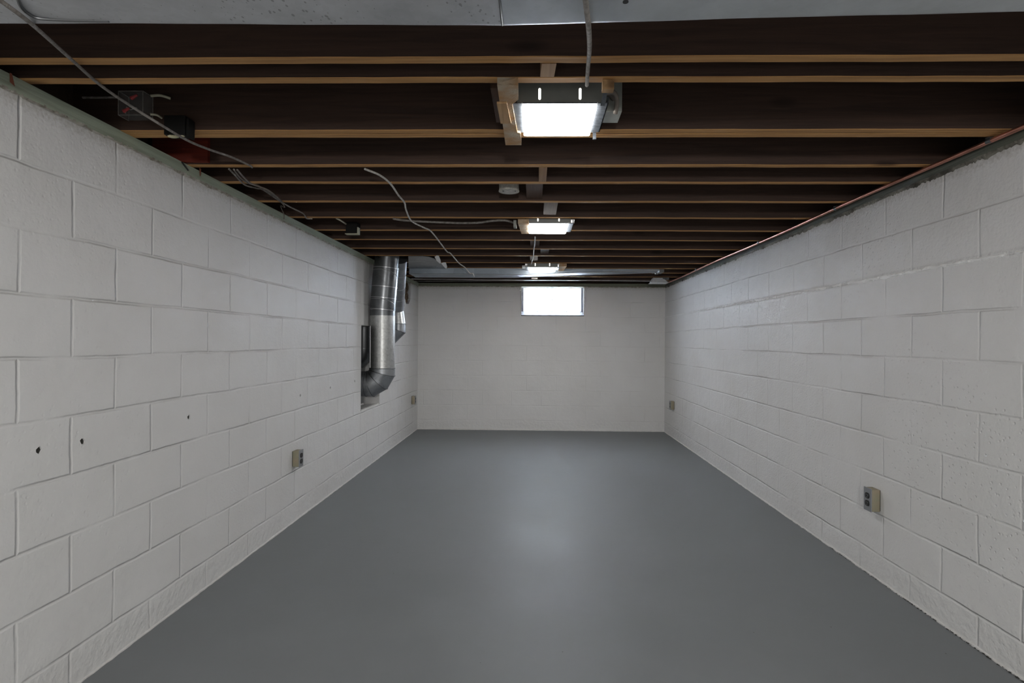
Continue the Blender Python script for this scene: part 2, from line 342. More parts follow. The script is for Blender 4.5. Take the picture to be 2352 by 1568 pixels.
def tube(bm, pts, r, seg=12, cap=True, radii=None):
    pts=[Vector(p) for p in pts]; rings=[]
    t0=(pts[1]-pts[0]).normalized(); up=Vector((0,0,1)) if abs(t0.z)<.9 else Vector((0,1,0))
    nrm=t0.cross(up).normalized()
    for i,p in enumerate(pts):
        if i==0: t=t0
        elif i==len(pts)-1: t=(pts[i]-pts[i-1]).normalized()
        else: t=((pts[i]-pts[i-1]).normalized()+(pts[i+1]-pts[i]).normalized()).normalized()
        nrm=(nrm-t*nrm.dot(t)).normalized(); bn=t.cross(nrm)
        rr=radii[i] if radii else r
        s=1
        if 0<i<len(pts)-1:     # keep width through mitred corners
            cs=(pts[i]-pts[i-1]).normalized().dot(t); s=1/max(cs,.6)
        ring=[]
        for k in range(seg):
            a=2*PI*k/seg; ring.append(bm.verts.new(p+(nrm*math.cos(a)+bn*math.sin(a))*rr*(s if seg>12 else 1)))
        rings.append(ring)
    for a_,b_ in zip(rings,rings[1:]):
        for k in range(seg): bm.faces.new((a_[k],a_[(k+1)%seg],b_[(k+1)%seg],b_[k]))
    if cap: bm.faces.new(rings[0][::-1]); bm.faces.new(rings[-1])
def cable(name, pts, r, mat, label=None, cat='cable', parent=None, n=6, group=None):
    bm=bmesh.new(); tube(bm, smoothpath(pts,n), r, 10); o=obj(name,bm,mat,parent,smooth=True)
    if label: tag(o,label,cat,group)
    return o
def prism(bm, pts, n0, depth):      # polygon pts extruded along vector
    d=Vector(n0)*depth; a=[bm.verts.new(p) for p in pts]; b_=[bm.verts.new(Vector(p)+d) for p in pts]
    bm.faces.new(a); bm.faces.new(b_[::-1]); n=len(pts)
    for i in range(n): bm.faces.new((a[i],a[(i+1)%n],b_[(i+1)%n],b_[i]))
def cyl(bm, c, axis, r, h, seg=24, r2=None):
    c=Vector(c); ax=Vector(axis).normalized(); tube(bm,[c-ax*h/2,c+ax*h/2],r,seg,radii=[r,r2 if r2 is not None else r])
def ragged(name, axis, fixed, a0, a1, z0, amp, thick, mat, out, side='bottom', step=.022, base=.02, power=1.0):
    """lumpy strip on a wall: out = +1/-1 direction off the wall; its free edge wanders"""
    bm=bmesh.new(); n=int((a1-a0)/step); fr=[];bk=[]; wv=0
    for i in range(n+1):
        u=a0+(a1-a0)*i/n; wv=.86*wv+random.uniform(-1,1)*.38*(1 if step>.012 else 1.25)
        e=base+amp*abs(wv)**power+amp*.35*random.random()
        t=thick*(.55+.7*random.random())
        z1 = z0-e if side=='bottom' else z0+e
        def P(off,z): return (fixed+out*off,u,z) if axis=='Y' else (u,fixed+out*off,z)
        fr.append([bm.verts.new(P(0,z0)),bm.verts.new(P(t,z0)),bm.verts.new(P(t*.9,z0+(z1-z0)*.6)),bm.verts.new(P(0,z1))])
    for p,q in zip(fr,fr[1:]):
        for k in range(4): bm.faces.new((p[k],p[(k+1)%4],q[(k+1)%4],q[k]))
    bm.faces.new(fr[0]); bm.faces.new(fr[-1][::-1])
    return obj(name,bm,mat,smooth=True)
def cut(o, cutters):
    for c_ in cutters:
        md=o.modifiers.new('cut','BOOLEAN'); md.operation='DIFFERENCE'; md.solver='EXACT'; md.object=c_
    dg=bpy.context.evaluated_depsgraph_get(); dg.update()
    me=bpy.data.meshes.new_from_object(o.evaluated_get(dg)); o.modifiers.clear(); o.data=me
    for c_ in cutters: bpy.data.objects.remove(c_,do_unlink=True)
def blob(bm, c, r, sc=(1,1,1), rough=.25, sub=3):
    res=bmesh.ops.create_icosphere(bm, subdivisions=sub, radius=r)
    for v in res['verts']:
        k=1+rough*(random.random()-.5); v.co=Vector((v.co.x*sc[0]*k,v.co.y*sc[1]*k,v.co.z*sc[2]*k))+Vector(c)

# ------------------------------------------------------------------ setting
struct(B('floor',(XL-TH,XR+TH,YF-TH,YB+TH,-.10,0),'floor'))
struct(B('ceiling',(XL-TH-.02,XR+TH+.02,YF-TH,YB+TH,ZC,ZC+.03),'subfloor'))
wl=struct(B('wall_left',(XL-TH,XL,YF,YB,0,ZW),'wall_left'))
wr=struct(B('wall_right',(XR,XR+TH,YF,YB,0,ZW),'wall_right'))
wb=struct(B('wall_back',(XL-TH,XR+TH,YB,YB+TH,0,ZW),'wall_back'))
struct(B('wall_front',(XL-TH,XR+TH,YF-TH,YF,0,ZW),'wall_back'))
# openings: pipe niche, second pipe, broken corner, anchor holes, window
cs=[]
HOLES=[]
NY0,NY1,NZ0,NZ1=5.17,5.80,.56,1.36
cs.append(B('c',(XL-TH-.1,XL+.1,NY0,NY1,NZ0,NZ1),'mortar'))
P2Y=6.12; P2Z=1.25
bm=bmesh.new(); cyl(bm,(XL,P2Y,P2Z),(1,0,0),.092,.6,32); cs.append(obj('c',bm,'mortar'))
hA=PX(931,655,XL); hB=PX(943,650,XL); hC=PX(943,688,XL); hD=PX(938,697,XL); hE=PX(931,690,XL)
bm=bmesh.new(); pts=[]
yA,yB=hA.y,hB.y
for (yy,zz) in ((yA,1.99),(yB,1.99),(yB+.02,1.83),(yB-.02,1.74),(yB-.10,1.69),(yA+.05,1.68),(yA-.02,1.75),(yA,1.86)):
    pts.append((XL+.05,yy,zz))
prism(bm,pts,(-1,0,0),.15); cs.append(obj('c',bm,'mortar'))
for (hx,hy,rr) in ((90,1034,.0125),(190,1013,.0115),(434,958,.0115),(690,908,.010),(759,890,.010),(815,875,.010)):
    p=PX(hx,hy,XL); bm=bmesh.new(); pts=[]
    for k in range(9):
        a=2*PI*k/9; q=rr*random.uniform(.8,1.2); pts.append((XL+.02,p.y+q*math.cos(a),p.z+q*1.05*math.sin(a)))
    prism(bm,pts,(-1,0,0),.09); cs.append(obj('c',bm,'mortar')); HOLES.append((p.y,p.z,rr))
cut(wl,cs)
for (yy,zz,rr) in HOLES:
    bm=bmesh.new(); cyl(bm,(XL-.012,yy,zz),(1,0,0),rr*1.35,.012,14); obj('hole_shade_disc',bm,'grit_hole_shade',wl)  # dark disc set in each hole stands for its shade
WX0,WX1,WZ0,WZ1 = -.178,.684,1.578,ZW
cut(wb,[B('c',(WX0,WX1,YB-.1,YB+TH+.1,WZ0,WZ1+.02),'mortar')])
# recess behind the niche
bm=bmesh.new(); x0=XL-TH-.28
box(bm,x0-.03,x0,NY0-.1,NY1+.1,NZ0-.1,NZ1+.1); box(bm,x0,XL-TH,NY0-.13,NY0-.1,NZ0-.1,NZ1+.1); box(bm,x0,XL-TH,NY1+.1,NY1+.13,NZ0-.1,NZ1+.1)
box(bm,x0,XL-TH,NY0-.1,NY1+.1,NZ0-.13,NZ0-.1); box(bm,x0,XL-TH,NY0-.1,NY1+.1,NZ1+.1,NZ1+.13)
box(bm,XL-TH-.2,XL-TH-.17,P2Y-.12,P2Y+.12,P2Z-.12,P2Z+.12)
struct(obj('wall_left_recess',bm,'mortar_dark'))

# sill plates and rim boards
def plate(name, x0,x1,y0,y1,mat,axis):
    bm=bmesh.new(); n=60
    L_=[]
    for i in range(n+1):
        t=i/n; j=random.uniform(-.0015,.0015); k=random.uniform(-.0015,.0015)
        if axis=='Y': yy=y0+(y1-y0)*t; q=[(x0+j,yy,ZW),(x1+j,yy,ZW+k*.5),(x1+j,yy,ZJ),(x0+j,yy,ZJ)]
        else: xx=x0+(x1-x0)*t; q=[(xx,y0+j,ZW),(xx,y1+j,ZW),(xx,y1+j,ZJ),(xx,y0+j,ZJ)]
        L_.append([bm.verts.new(v) for v in q])
    for a_,b_ in zip(L_,L_[1:]):
        for k in range(4): bm.faces.new((a_[k],a_[(k+1)%4],b_[(k+1)%4],b_[k]))
    bm.faces.new(L_[0]); bm.faces.new(L_[-1][::-1])
    return struct(obj(name,bm,mat))
plate('trim_1',XL-.135,XL+.004,YF,YB-.002,'plate_left','Y')
plate('trim_2',XR-.002,XR+.14,YF,YB-.002,'plate_right','Y')
plate('trim_3',XL-.13,XR+.14,YB+.002,YB+.14,'plate_back','X')
struct(B('trim_4',(XL-TH-.02,XL-TH+.018,YF,YB+TH,ZW,ZC),'subfloor'))
struct(B('trim_5',(XR+TH-.018,XR+TH+.02,YF,YB+TH,ZW,ZC),'subfloor'))
struct(B('trim_6',(XL-TH,XR+TH,YB+.10,YB+.14,ZJ,ZC),'subfloor'))
struct(B('trim_7',(XL-TH,XR+TH,YF-.1,YF-.06,ZW,ZC),'subfloor'))
struct(B('trim_13',(XL-TH,XL-.137,YF,YB+TH,ZW,ZW+.02),'mortar_dark'))
# lumpy mortar under the plates, paint skirts and grit at the floor
struct(ragged('trim_8','Y',XL,.9,YB-.02,ZW+.004,.008,.005,'mortar',1,base=.006,step=.010))
struct(ragged('trim_9','Y',XR,1.2,YB-.02,ZW+.006,.011,.006,'mortar_dark',-1,base=.010,step=.007))
struct(ragged('trim_10','X',YB,XL+.02,WX0-.02,ZW+.005,.008,.006,'mortar',-1,base=.008))
struct(ragged('trim_11','X',YB,WX1+.02,XR-.02,ZW+.005,.008,.006,'mortar',-1,base=.008))
struct(ragged('baseboard_left','Y',XL,.9,YB,0.0,.005,.006,'paint',1,side='top',base=.006,step=.03))
struct(ragged('baseboard_right','Y',XR,1.3,YB,0.0,.007,.007,'paint',-1,side='top',base=.006,step=.03))
struct(ragged('baseboard_back','X',YB,XL,XR,0.0,.006,.014,'paint',-1,side='top',base=.016,step=.04))
# squeezed-out mortar bead, painted over, along one joint of the right wall
bm=bmesh.new(); y=1.9; seg=[]; k1=0; k2=0
def bead(seg):
    if len(seg)<4: return
    R=[]
    for i,(y,zu,zl,tt) in enumerate(seg):
        if i in (0,len(seg)-1): zu=zl=(zu+zl)/2; zu+=.0006; tt=.0008
        R.append([bm.verts.new(v) for v in ((XR+.001,y,zu),(XR-tt*.7,y,zu*.75+zl*.25),(XR-tt,y,zu*.4+zl*.6),(XR-tt*.5,y,zl*.85+zu*.15),(XR+.001,y,zl))])
    for a_,b_ in zip(R,R[1:]):
        for k in range(5): bm.faces.new((a_[k],a_[(k+1)%5],b_[(k+1)%5],b_[k]))
while y<6.3:
    k1=.7*k1+random.uniform(-1,1)*.006; k2=.7*k2+random.uniform(-1,1)*.006
    A=max(.35,min(1,(y-1.8)/.8))*max(.3,min(1,(6.6-y)/1.2))
    if len(seg)>6 and random.random()<.05: bead(seg); seg=[]; y+=random.uniform(.01,.05)
    seg.append((y,1.567+abs(k1)*A+.004*A,1.563-abs(k2)*A-.003*A,.004+.006*A*random.random())); y+=random.uniform(.010,.022)
bead(seg); struct(obj('trim_12',bm,'bead_highlight'))
bm=bmesh.new()
for i in range(420):
    t=random.random()**1.5; y=1.25+t*2.6; sc=(1-t*.85)
    c_=(XR-.006-random.random()*.010*sc, y, .001)
    r_=random.uniform(.0015,.0052)*(.35+.65*sc)
    v=[bm.verts.new((c_[0]+r_*math.cos(a)*random.uniform(.6,1.3),c_[1]+1.8*r_*math.sin(a)*random.uniform(.6,1.3),.0015+random.random()*.002)) for a in (0,1.2,2.4,3.6,4.9)]
    top=bm.verts.new((c_[0],c_[1],.002+r_*.8))
    for k in range(5): bm.faces.new((v[k],v[(k+1)%5],top))
o=obj('floor_grit',bm,'grit_hole_shade'); tag(o,'dark crumbs of grit lying along the foot of the right wall','grit',kind='stuff')

# ------------------------------------------------------------------ window of glass blocks
wn_=bpy.data.objects.new('window_1',None); C.objects.link(wn_); wn_.location=(.25,YB+.1,1.64); struct(wn_)
gx0,gx1,gz0,gz1=-.150,.652,1.645,ZW-.012
bm=bmesh.new(); cw=(gx1-gx0)/4; ch=(gz1-gz0)/2
J=.006
box(bm,gx0-.004,gx1+.004,YB+.095,YB+.165,gz0-.004,gz0); box(bm,gx0-.004,gx1+.004,YB+.095,YB+.165,gz1,gz1+.004)
for i in range(5): x=gx0+i*cw; box(bm,x-J/2,x+J/2,YB+.093,YB+.162,gz0,gz1)
x=gz0+ch; box(bm,gx0,gx1,YB+.0935,YB+.160,x-.0013,x+.0013)
obj('mortar_joints',bm,'grout',wn_)
for i in range(4):
    for j in range(2):
        bm=bmesh.new(); box(bm,gx0+i*cw+J/2,gx0+(i+1)*cw-J/2,YB+.095,YB+.165,gz0+j*ch+J/2,gz0+(j+1)*ch-J/2,bev=.004)
        obj('glass_block',bm,'glass',wn_)
bm=bmesh.new()
for (a,b_) in ((WX0,gx0-.004),(gx1+.004,WX1)): box(bm,a,b_,YB+.085,YB+.175,gz0-.02,ZW)
box(bm,gx0-.004,gx1+.004,YB+.085,YB+.175,gz1+.004,ZW)
obj('window_frame',bm,'grout',wn_)
bm=bmesh.new(); prism(bm,[(WX0,YB-.004,WZ0-.004),(WX0,YB-.004,WZ0+.006),(WX0,YB+.09,gz0-.006),(WX0,YB+TH,gz0-.006),(WX0,YB+TH,WZ0-.004)],(1,0,0),WX1-WX0)
obj('window_sill',bm,'sill',wn_)
bm=bmesh.new(); box(bm,WX0-.004,WX1+.004,YB-.010,YB+.004,ZW-.014,ZW-.004); box(bm,WX0-.004,WX0+.004,YB-.006,YB+.004,WZ0+.02,ZW-.014); box(bm,WX1-.004,WX1+.004,YB-.006,YB+.004,WZ0+.02,ZW-.014)
obj('steel_trim',bm,'win_frame',wn_)
for sx in (WX0-.018,WX1+.018):
    bm=bmesh.new(); tube(bm,smoothpath([(sx,YB-.006,ZW-.002),(sx-.006,YB-.022,ZW-.02),(sx,YB-.024,ZW-.045),(sx+.008,YB-.008,ZW-.055)],4),.004,8); obj('window_clip',bm,'win_frame',wn_)

# ------------------------------------------------------------------ joists
JX0,JX1=XL-TH+.02,XR+TH-.02
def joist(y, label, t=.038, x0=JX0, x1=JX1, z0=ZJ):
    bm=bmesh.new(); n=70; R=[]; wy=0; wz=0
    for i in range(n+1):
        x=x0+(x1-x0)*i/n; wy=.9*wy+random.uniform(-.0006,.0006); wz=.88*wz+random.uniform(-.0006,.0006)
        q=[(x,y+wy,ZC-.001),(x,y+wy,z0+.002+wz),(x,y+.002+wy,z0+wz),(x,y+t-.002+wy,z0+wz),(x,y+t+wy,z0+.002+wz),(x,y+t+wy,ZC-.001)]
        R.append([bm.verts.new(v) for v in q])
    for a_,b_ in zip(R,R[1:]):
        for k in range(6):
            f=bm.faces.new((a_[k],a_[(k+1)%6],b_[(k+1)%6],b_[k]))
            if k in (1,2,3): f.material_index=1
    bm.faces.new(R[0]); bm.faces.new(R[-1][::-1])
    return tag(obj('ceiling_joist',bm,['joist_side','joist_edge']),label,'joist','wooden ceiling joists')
JO=[(1.579,'nearest ceiling joist in view, dark sided with tan edge, just beyond the wide metal duct'),
 (1.702,'dark joist with tan bottom edge, on the near side of the nearest ceiling light'),
 (2.124,'near board of the doubled joist right behind the nearest ceiling light'),
 (2.167,'far board of the doubled joist right behind the nearest ceiling light'),
 (2.546,'dark joist carrying the red stained board, first past the doubled joist'),
 (2.817,'joist close before the round ceiling box, on its near side'),
 (3.203,'joist right behind the round ceiling box'),
 (3.620,'joist on the near side of the middle ceiling light'),
 (4.040,'joist on the far side of the middle ceiling light, behind the small black box'),
 (4.42,'first plain joist beyond the middle ceiling light, behind its far side joist'),
 (4.84,'plain joist midway between the middle and farthest ceiling lights'),
 (5.24,'joist at whose left end the grey metal flap begins, in front of the round pipes'),
 (5.70,'joist on the near side of the farthest ceiling light'),
 (6.105,'joist on the far side of the farthest ceiling light, where the far duct starts'),
 (6.50,'joist directly above the far tapered duct, behind its near side'),
 (6.90,'second last joist before the window wall'),
 (7.28,'last joist before the window wall, closest to the glass block window')]
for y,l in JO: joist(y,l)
def blocking(y0,y1,px,wd,mat,label,z0=ZJ,h=.15,skew=0):
    ym=(y0+y1)/2; x=PH(px,0,2).x*0+PY(px,500,ym).x
    bm=bmesh.new(); prism(bm,[(x-wd/2,y0+.001,z0),(x+wd/2,y0+.001,z0),(x+wd/2-skew,y1-.001,z0),(x-wd/2-skew,y1-.001,z0)],(0,0,1),h)
    return tag(obj('joist_blocking',bm,mat),label,'wood block')
blocking(1.618,1.701,1258,.042,'block_tan','tan wood block between the two nearest joists, above the nearest light',skew=.004)
blocking(2.585,2.816,1246,.037,'block_tan','narrow brown wood block between joists just behind the nearest light')
blocking(2.856,3.202,1227,.088,'block_dark','wide brown board between joists beside the round ceiling box',z0=ZJ+.012,h=.1)
blocking(3.242,3.619,1264,.080,'block_dark','brown board between joists just in front of the middle light',z0=ZJ+.012,h=.1)
blocking(4.459,4.839,1229,.075,'block_dark','dark board between joists just behind the middle light, left of the thin wire',z0=ZJ+.02,h=.1)
blocking(4.879,5.239,1252,.075,'block_dark','dark board between joists halfway to the farthest light',z0=ZJ+.02,h=.1)
blocking(5.279,5.699,1227,.075,'block_dark','dark board between joists just in front of the farthest light',z0=ZJ+.02,h=.1)
blocking(7.00,7.279,1229,.08,'pine','small pale wood block above the window, between the last two joists',z0=ZJ-.005,h=.08)
# red stained board on the near face of the joist
p=PY(358,350,2.53); q=PY(478,350,2.53)
bm=bmesh.new(); box(bm,JX0+.03,q.x,2.526,2.545,ZJ+.008,ZJ+.2); prism_o=obj('red_board',bm,'red_board'); tag(prism_o,'short red stained board fixed to a joist above the left wall','board')
# ------------------------------------------------------------------ near duct
dz=[]
t=thing('sheet_metal_duct','wide flat sheet metal duct crossing the ceiling right above the camera','duct',(0,1.0,1.92))
def duct_z(x):
    zl=CH+.706; zm=CH+.693; zr=CH+.731
    xs=PH(1155,70,CH+.69).x
    if x<xs: k=(x-XL)/(xs-XL); return zl+(zm-zl)*k**1.6
    k=(x-xs)/(XR-xs); return zm+(zr-zm)*k**.85
def duct_part(name,x0,x1,mat):
    bm=bmesh.new(); n=44; R=[]
    y0,y1=.70,1.252
    for i in range(n+1):
        x=x0+(x1-x0)*i/n; z=duct_z(x); w_=.0025*math.sin(x*9)+.0015*math.sin(x*23+1)
        q=[(x,y0,ZJ-.003),(x,y0,z+.02)]
        for k in range(1,6): a=PI+ (PI/2)*k/5; q.append((x,y0+.022+.022*math.cos(a),z+.022+.022*math.sin(a)))
        q.append((x,(y0+y1)/2,z-.006+w_))
        q.append((x,y1-.12,z-.003+w_*.6))
        for k in range(0,7): a=-PI/2+(PI/2)*k/6; q.append((x,y1-.026+.026*math.cos(a)+w_*.4,z+.026+.026*math.sin(a)))
        q.append((x,y1,ZJ-.003))
        R.append([bm.verts.new(v) for v in q])
    m_=len(R[0])
    for a_,b_ in zip(R,R[1:]):
        for k in range(m_): bm.faces.new((a_[k],a_[(k+1)%m_],b_[(k+1)%m_],b_[k]))
    bm.faces.new(R[0]); bm.faces.new(R[-1][::-1])
    return obj(name,bm,mat,t,smooth=True)
xs=PH(1155,70,CH+.69).x
o=duct_part('duct_section',XL+.003,xs-.001,'duct_speck'); o['label']='dull speckled duct section'
o=duct_part('duct_section',xs+.001,XR-.003,'duct_smooth'); o['label']='smooth bluish duct section'
bm=bmesh.new(); z=duct_z(xs)
tube(bm,[(xs,.71,z+.02),(xs,.73,z-.003),(xs,.97,z-.008),(xs,1.13,z-.005),(xs,1.226,z-.0015),(xs+.0,1.244,z+.010),(xs,1.253,z+.028),(xs,1.254,ZJ-.01)],.0028,8); obj('duct_seam',bm,'seam',t,smooth=True)
pp=[PH(a,b_,duct_z(-1.3)-.004) for a,b_ in ((42,0),(50,18),(66,32),(90,42))]+[PH(a,b_,duct_z(-1.2)-.001) for a,b_ in ((150,46),(250,48))]
pp=[PH(38,-30,duct_z(-1.3)-.006)]+pp
bm=bmesh.new(); tube(bm,smoothpath(pp,5),.0035,8); obj('duct_crease',bm,'seam',t,smooth=True)
bm=bmesh.new(); q=PH(1437,3,duct_z(.3)-.004); cyl(bm,(q.x,q.y,q.z),(0,0,1),.006,.004,12); obj('screw_hole',bm,'black',t)

# ------------------------------------------------------------------ ceiling lights
def rrect(w_,h_,r,n=4,notch=0):
    pts=[]
    for (cx,cy,a0) in ((w_/2-r,h_/2-r,0),(-w_/2+r,h_/2-r,90),(-w_/2+r,-h_/2+r,180),(w_/2-r,-h_/2+r,270)):
        for k in range(n+1):
            a=math.radians(a0+90*k/n); pts.append((cx+r*math.cos(a),cy+r*math.sin(a)))
    return pts
M['lens_farthest'] = emit('lit_diffuser_farthest',(1,.995,.99),LAMP*2.1)
M['lens_far'] = emit('lit_diffuser_far',(1,.995,.99),LAMP*1.45)
def light(x,y0,y1,z,wd,label,lens='lens',slots=(-.3,.3)):
    yc=(y0+y1)/2; D=y1-y0
    t=thing('ceiling_light',label,'ceiling light',(x,yc,z),'recessed ceiling lights')
    bm=bmesh.new(); prism(bm,[(x+a,yc+b_,z) for a,b_ in rrect(wd,D,.010)],(0,0,1),.007); obj('diffuser',bm,lens,t)
    # housing: open-bottomed box drawn as four walls and a top
    bm=bmesh.new(); hw=wd/2+.018; ya,yb_=y0-.012,y1+.004; zt=min(z+.17,ZC-.01)
    box(bm,x-hw,x+hw,ya,ya+.004,z+.015,zt); box(bm,x-hw,x+hw,yb_-.004,yb_,z+.015,zt)
    box(bm,x-hw,x-hw+.004,ya+.004,yb_-.004,z+.015,zt); box(bm,x+hw-.004,x+hw,ya+.004,yb_-.004,z+.015,zt); box(bm,x-hw,x+hw,ya,yb_,zt,zt+.004)
    obj('housing',bm,'fix_paint',t)
    bm=bmesh.new(); fw=wd/2+.036
    for s in (-1,1):
        a,b_=sorted((x+s*(wd/2+.001),x+s*fw)); box(bm,a,b_,y0-.016,y1-.012,z+.010,z+.013)
        a,b_=sorted((x+s*fw,x+s*(fw-.003))); box(bm,a,b_,y0-.016,y1-.012,z+.010,z+.030)
    box(bm,x-wd/2,x+wd/2,y0-.016,y0-.001,z+.010,z+.014); box(bm,x-wd/2,x+wd/2,y1+.001,y1+.006,z+.010,z+.014)
    obj('mounting_frame',bm,'frame_metal',t)
    for s in slots:
        bm=bmesh.new(); cx=x+s*wd*.9; zz=z+.028
        pts=[(cx+.0042*math.cos(a),y0-.0165+.004,zz+.0042*math.sin(a)) for a in [math.radians(k) for k in range(180,361,30)]]
        pts+=[(cx+.0042*math.cos(a),y0-.0165+.004,zz+.030+.0042*math.sin(a)) for a in [math.radians(k) for k in range(0,181,30)]]
        prism(bm,pts,(0,1,0),.004); o=obj('vent_slot',bm,'slot',t); o['label']='glowing plug standing for light through a vent slot'
    return t
h1=light(.0795,1.862,2.112,CH+.772,.246,'nearest and largest looking of the three lit ceiling lights, beside spattered wood')
x1=.0795; z1=CH+.772
# hanger straps and junction box of the nearest light
p0=PY(1393,200,1.80); p1=PY(1383,243,1.84)
bm=bmesh.new(); prism(bm,[p0+Vector((-.006,0,0)),p0+Vector((.007,0,0)),p1+Vector((.008,0,0)),p1+Vector((-.006,0,0))],(0,1,0),.002); obj('hanger_strap',bm,'frame_metal',h1)
for (px,py) in ((1365,316),):
    q=PY(px,py,2.12); bm=bmesh.new(); box(bm,q.x-.006,q.x+.006,2.112,2.122,q.z-.008,z1+.02); obj('hanger_strap',bm,'frame_metal',h1)
jb0=PY(1388,262,1.95); jb1=PY(1428,232,2.00)
bm=bmesh.new(); box(bm,jb0.x,jb0.x+.058,1.93,2.03,jb0.z,jb0.z+.12,bev=.002); obj('junction_box',bm,'jbox',h1)
bm=bmesh.new(); tube(bm,smoothpath([(x1+.14,1.92,z1+.075),(jb0.x-.02,1.90,z1+.07),(jb0.x+.012,1.905,z1+.068),(jb0.x+.03,1.925,z1+.06)],5),.010,12); obj('flexible_conduit',bm,'cable_dark',h1,smooth=True)
bm=bmesh.new(); tube(bm,smoothpath([(jb0.x-.02,1.86,ZJ+.02),(jb0.x+.02,1.87,ZJ+.028),(jb0.x+.036,1.90,ZJ+.01),(jb0.x+.034,1.925,ZJ-.02)],5),.008,12); obj('flexible_conduit',bm,'cable_dark',h1,smooth=True)

h2=light(.090,3.70,3.985,CH+.765,.257,'middle one of the three lit ceiling lights, smaller looking, with grey conduit on its left','lens_far')
h3=light(.082,5.79,6.06,CH+.752,.275,'farthest and smallest looking of the three lit ceiling lights, just in front of window','lens_farthest')
for (t_,x_,y_,z_,w_) in ((h2,.09,3.70,CH+.765,.257),(h3,.082,5.79,CH+.752,.275)):
    for s in (-1,1):
        bm=bmesh.new(); sx=x_+s*(w_/2+.030)
        box(bm,sx-.012,sx+.012,y_+.02,y_+.03,z_+.02,ZJ+.01); box(bm,sx-.012,sx+.012,y_-.03,y_+.03,z_+.030,z_+.034)
        cyl(bm,(sx,y_+.012,z_+.045),(0,1,0),.006,.014,10)
        obj('mounting_bracket',bm,'chrome',t_)
q=PY(1185,514,3.72)
bm=bmesh.new(); box(bm,q.x-.016,q.x+.004,3.70,3.76,CH+.755,CH+.80,bev=.002); obj('conduit_connector',bm,'jbox',h2)
q=PY(1207,611,5.80)
bm=bmesh.new(); box(bm,q.x-.035,q.x+.02,5.80,5.88,CH+.765,CH+.785,bev=.002); obj('junction_box',bm,'white_metal',h3)

# wood offcuts packing the lights
def wedge(name, poly, z0, z1, mat, label, cat='wood block', mats=None):
    bm=bmesh.new(); prism(bm,[(a,b_,z0) for a,b_ in poly],(0,0,1),z1-z0); return tag(obj(name,bm,mat),label,cat)
za=ZJ-.026
def XY(px,py,z): p=PH(px,py,z); return (p.x,p.y)
a=XY(1142,196,za); b_=XY(1190,196,za); c_=XY(1197,325,za); d_=XY(1160,325,za); e1=XY(1168,240,za)
wedge('packing_board',[a,b_,(b_[0]-.002,b_[1]+.10),(e1[0]+.012,e1[1]),(c_[0]-.012,2.08),(c_[0],2.09),(c_[0],2.215),(d_[0],2.215)],za,ZJ-.002,'spatter','mortar spattered wood board nailed up along left side of the nearest light')
zo=za-.008; a=XY(1141,238,zo); b2=XY(1164,238,zo); c2=XY(1174,284,zo); d2=XY(1150,284,zo)
wedge('packing_board',[a,b2,c2,d2],zo,za-.001,'pine','pale pine offcut fixed under the spattered board beside nearest light')
a=XY(1130,222,ZJ+.005)
wedge('packing_board',[(a[0],1.78),(a[0]+.028,1.78),(a[0]+.028,2.06),(a[0],2.06)],ZJ+.003,ZJ+.05,'block_dark','thin brown board left of the spattered board at the nearest light')
a=XY(1382,207,ZJ-.022); b2=XY(1408,207,ZJ-.022)
wedge('packing_board',[(a[0],1.715),(b2[0],1.715),(b2[0],1.742),(a[0],1.742)],ZJ-.03,ZJ-.001,'pine','small reddish wood block under the joist at right corner of nearest light')
a=XY(1187,505,ZJ-.03)
wedge('packing_board',[(a[0]+.004,3.665),(a[0]+.075,3.665),(a[0]+.095,4.02),(a[0]+.02,4.02)],ZJ-.030,ZJ-.002,'spatter','stained wood board under joists left of the middle light')
a=PY(1284,612,5.82)
wedge('packing_board',[(a.x,5.74),(a.x+.075,5.74),(a.x+.062,6.14),(a.x-.005,6.14)],ZJ-.030,ZJ-.002,'spatter','grey weathered wood board under joists right of the farthest light')

# ------------------------------------------------------------------ boxes and cables on the ceiling
t=thing('junction_box','clear plastic junction box with red wire nuts, above the left wall','junction box',tuple(PY(308,240,2.06)))
p=PY(272,209,2.065); q=PY(328,264,2.065)
bm=bmesh.new(); box(bm,p.x,q.x,2.065,2.121,q.z,p.z,bev=.003); obj('box_shell',bm,'clear',t)
bm=bmesh.new()
for xx in (p.x,q.x): box(bm,xx-.001,xx+.001,2.064,2.066,q.z,p.z); box(bm,xx-.001,xx+.001,2.119,2.121,q.z,p.z)
for zz in (p.z,q.z): box(bm,p.x,q.x,2.064,2.066,zz-.001,zz+.001); box(bm,p.x-.001,p.x+.001,2.066,2.12,zz-.001,zz+.001); box(bm,q.x-.001,q.x+.001,2.066,2.12,zz-.001,zz+.001)
obj('box_rim',bm,'cable_grey',t)
for (px,py,rot) in ((308,222,.5),(290,252,.5)):
    c=PY(px,py,2.09); bm=bmesh.new(); cyl(bm,c,(math.cos(rot),0,math.sin(rot)),.007,.026,12,r2=.004); obj('wire_nut',bm,'wire_nut',t)
c=PY(300,258,2.095); bm=bmesh.new(); tube(bm,smoothpath([c+Vector((-.02,0,-.004)),c+Vector((-.015,0,.02)),c+Vector((0,0,.01)),c+Vector((.02,0,.018)),c+Vector((.03,0,.005))],5),.0015,6); obj('wire',bm,'cable_white',t)
cable('cable',[PY(190,224,2.08),PY(230,224,2.08),PY(271,223,2.08)],.0045,'cable_grey','pale cable running left from the clear plastic box')
cable('cable',[PY(346,220,2.08),PY(368,219,2.10),PY(392,226,2.118)],.0050,'cable_cream','upper short cream cable leaving right side of clear box')
cable('cable',[PY(345,262,2.08),PY(360,264,2.095),PY(372,271,2.115)],.0042,'cable_cream','lower short cream cable leaving right side of clear box')
t=thing('junction_box','black metal junction box with cream putty, on the doubled joist above left wall','junction box',tuple(PY(405,290,2.10)))
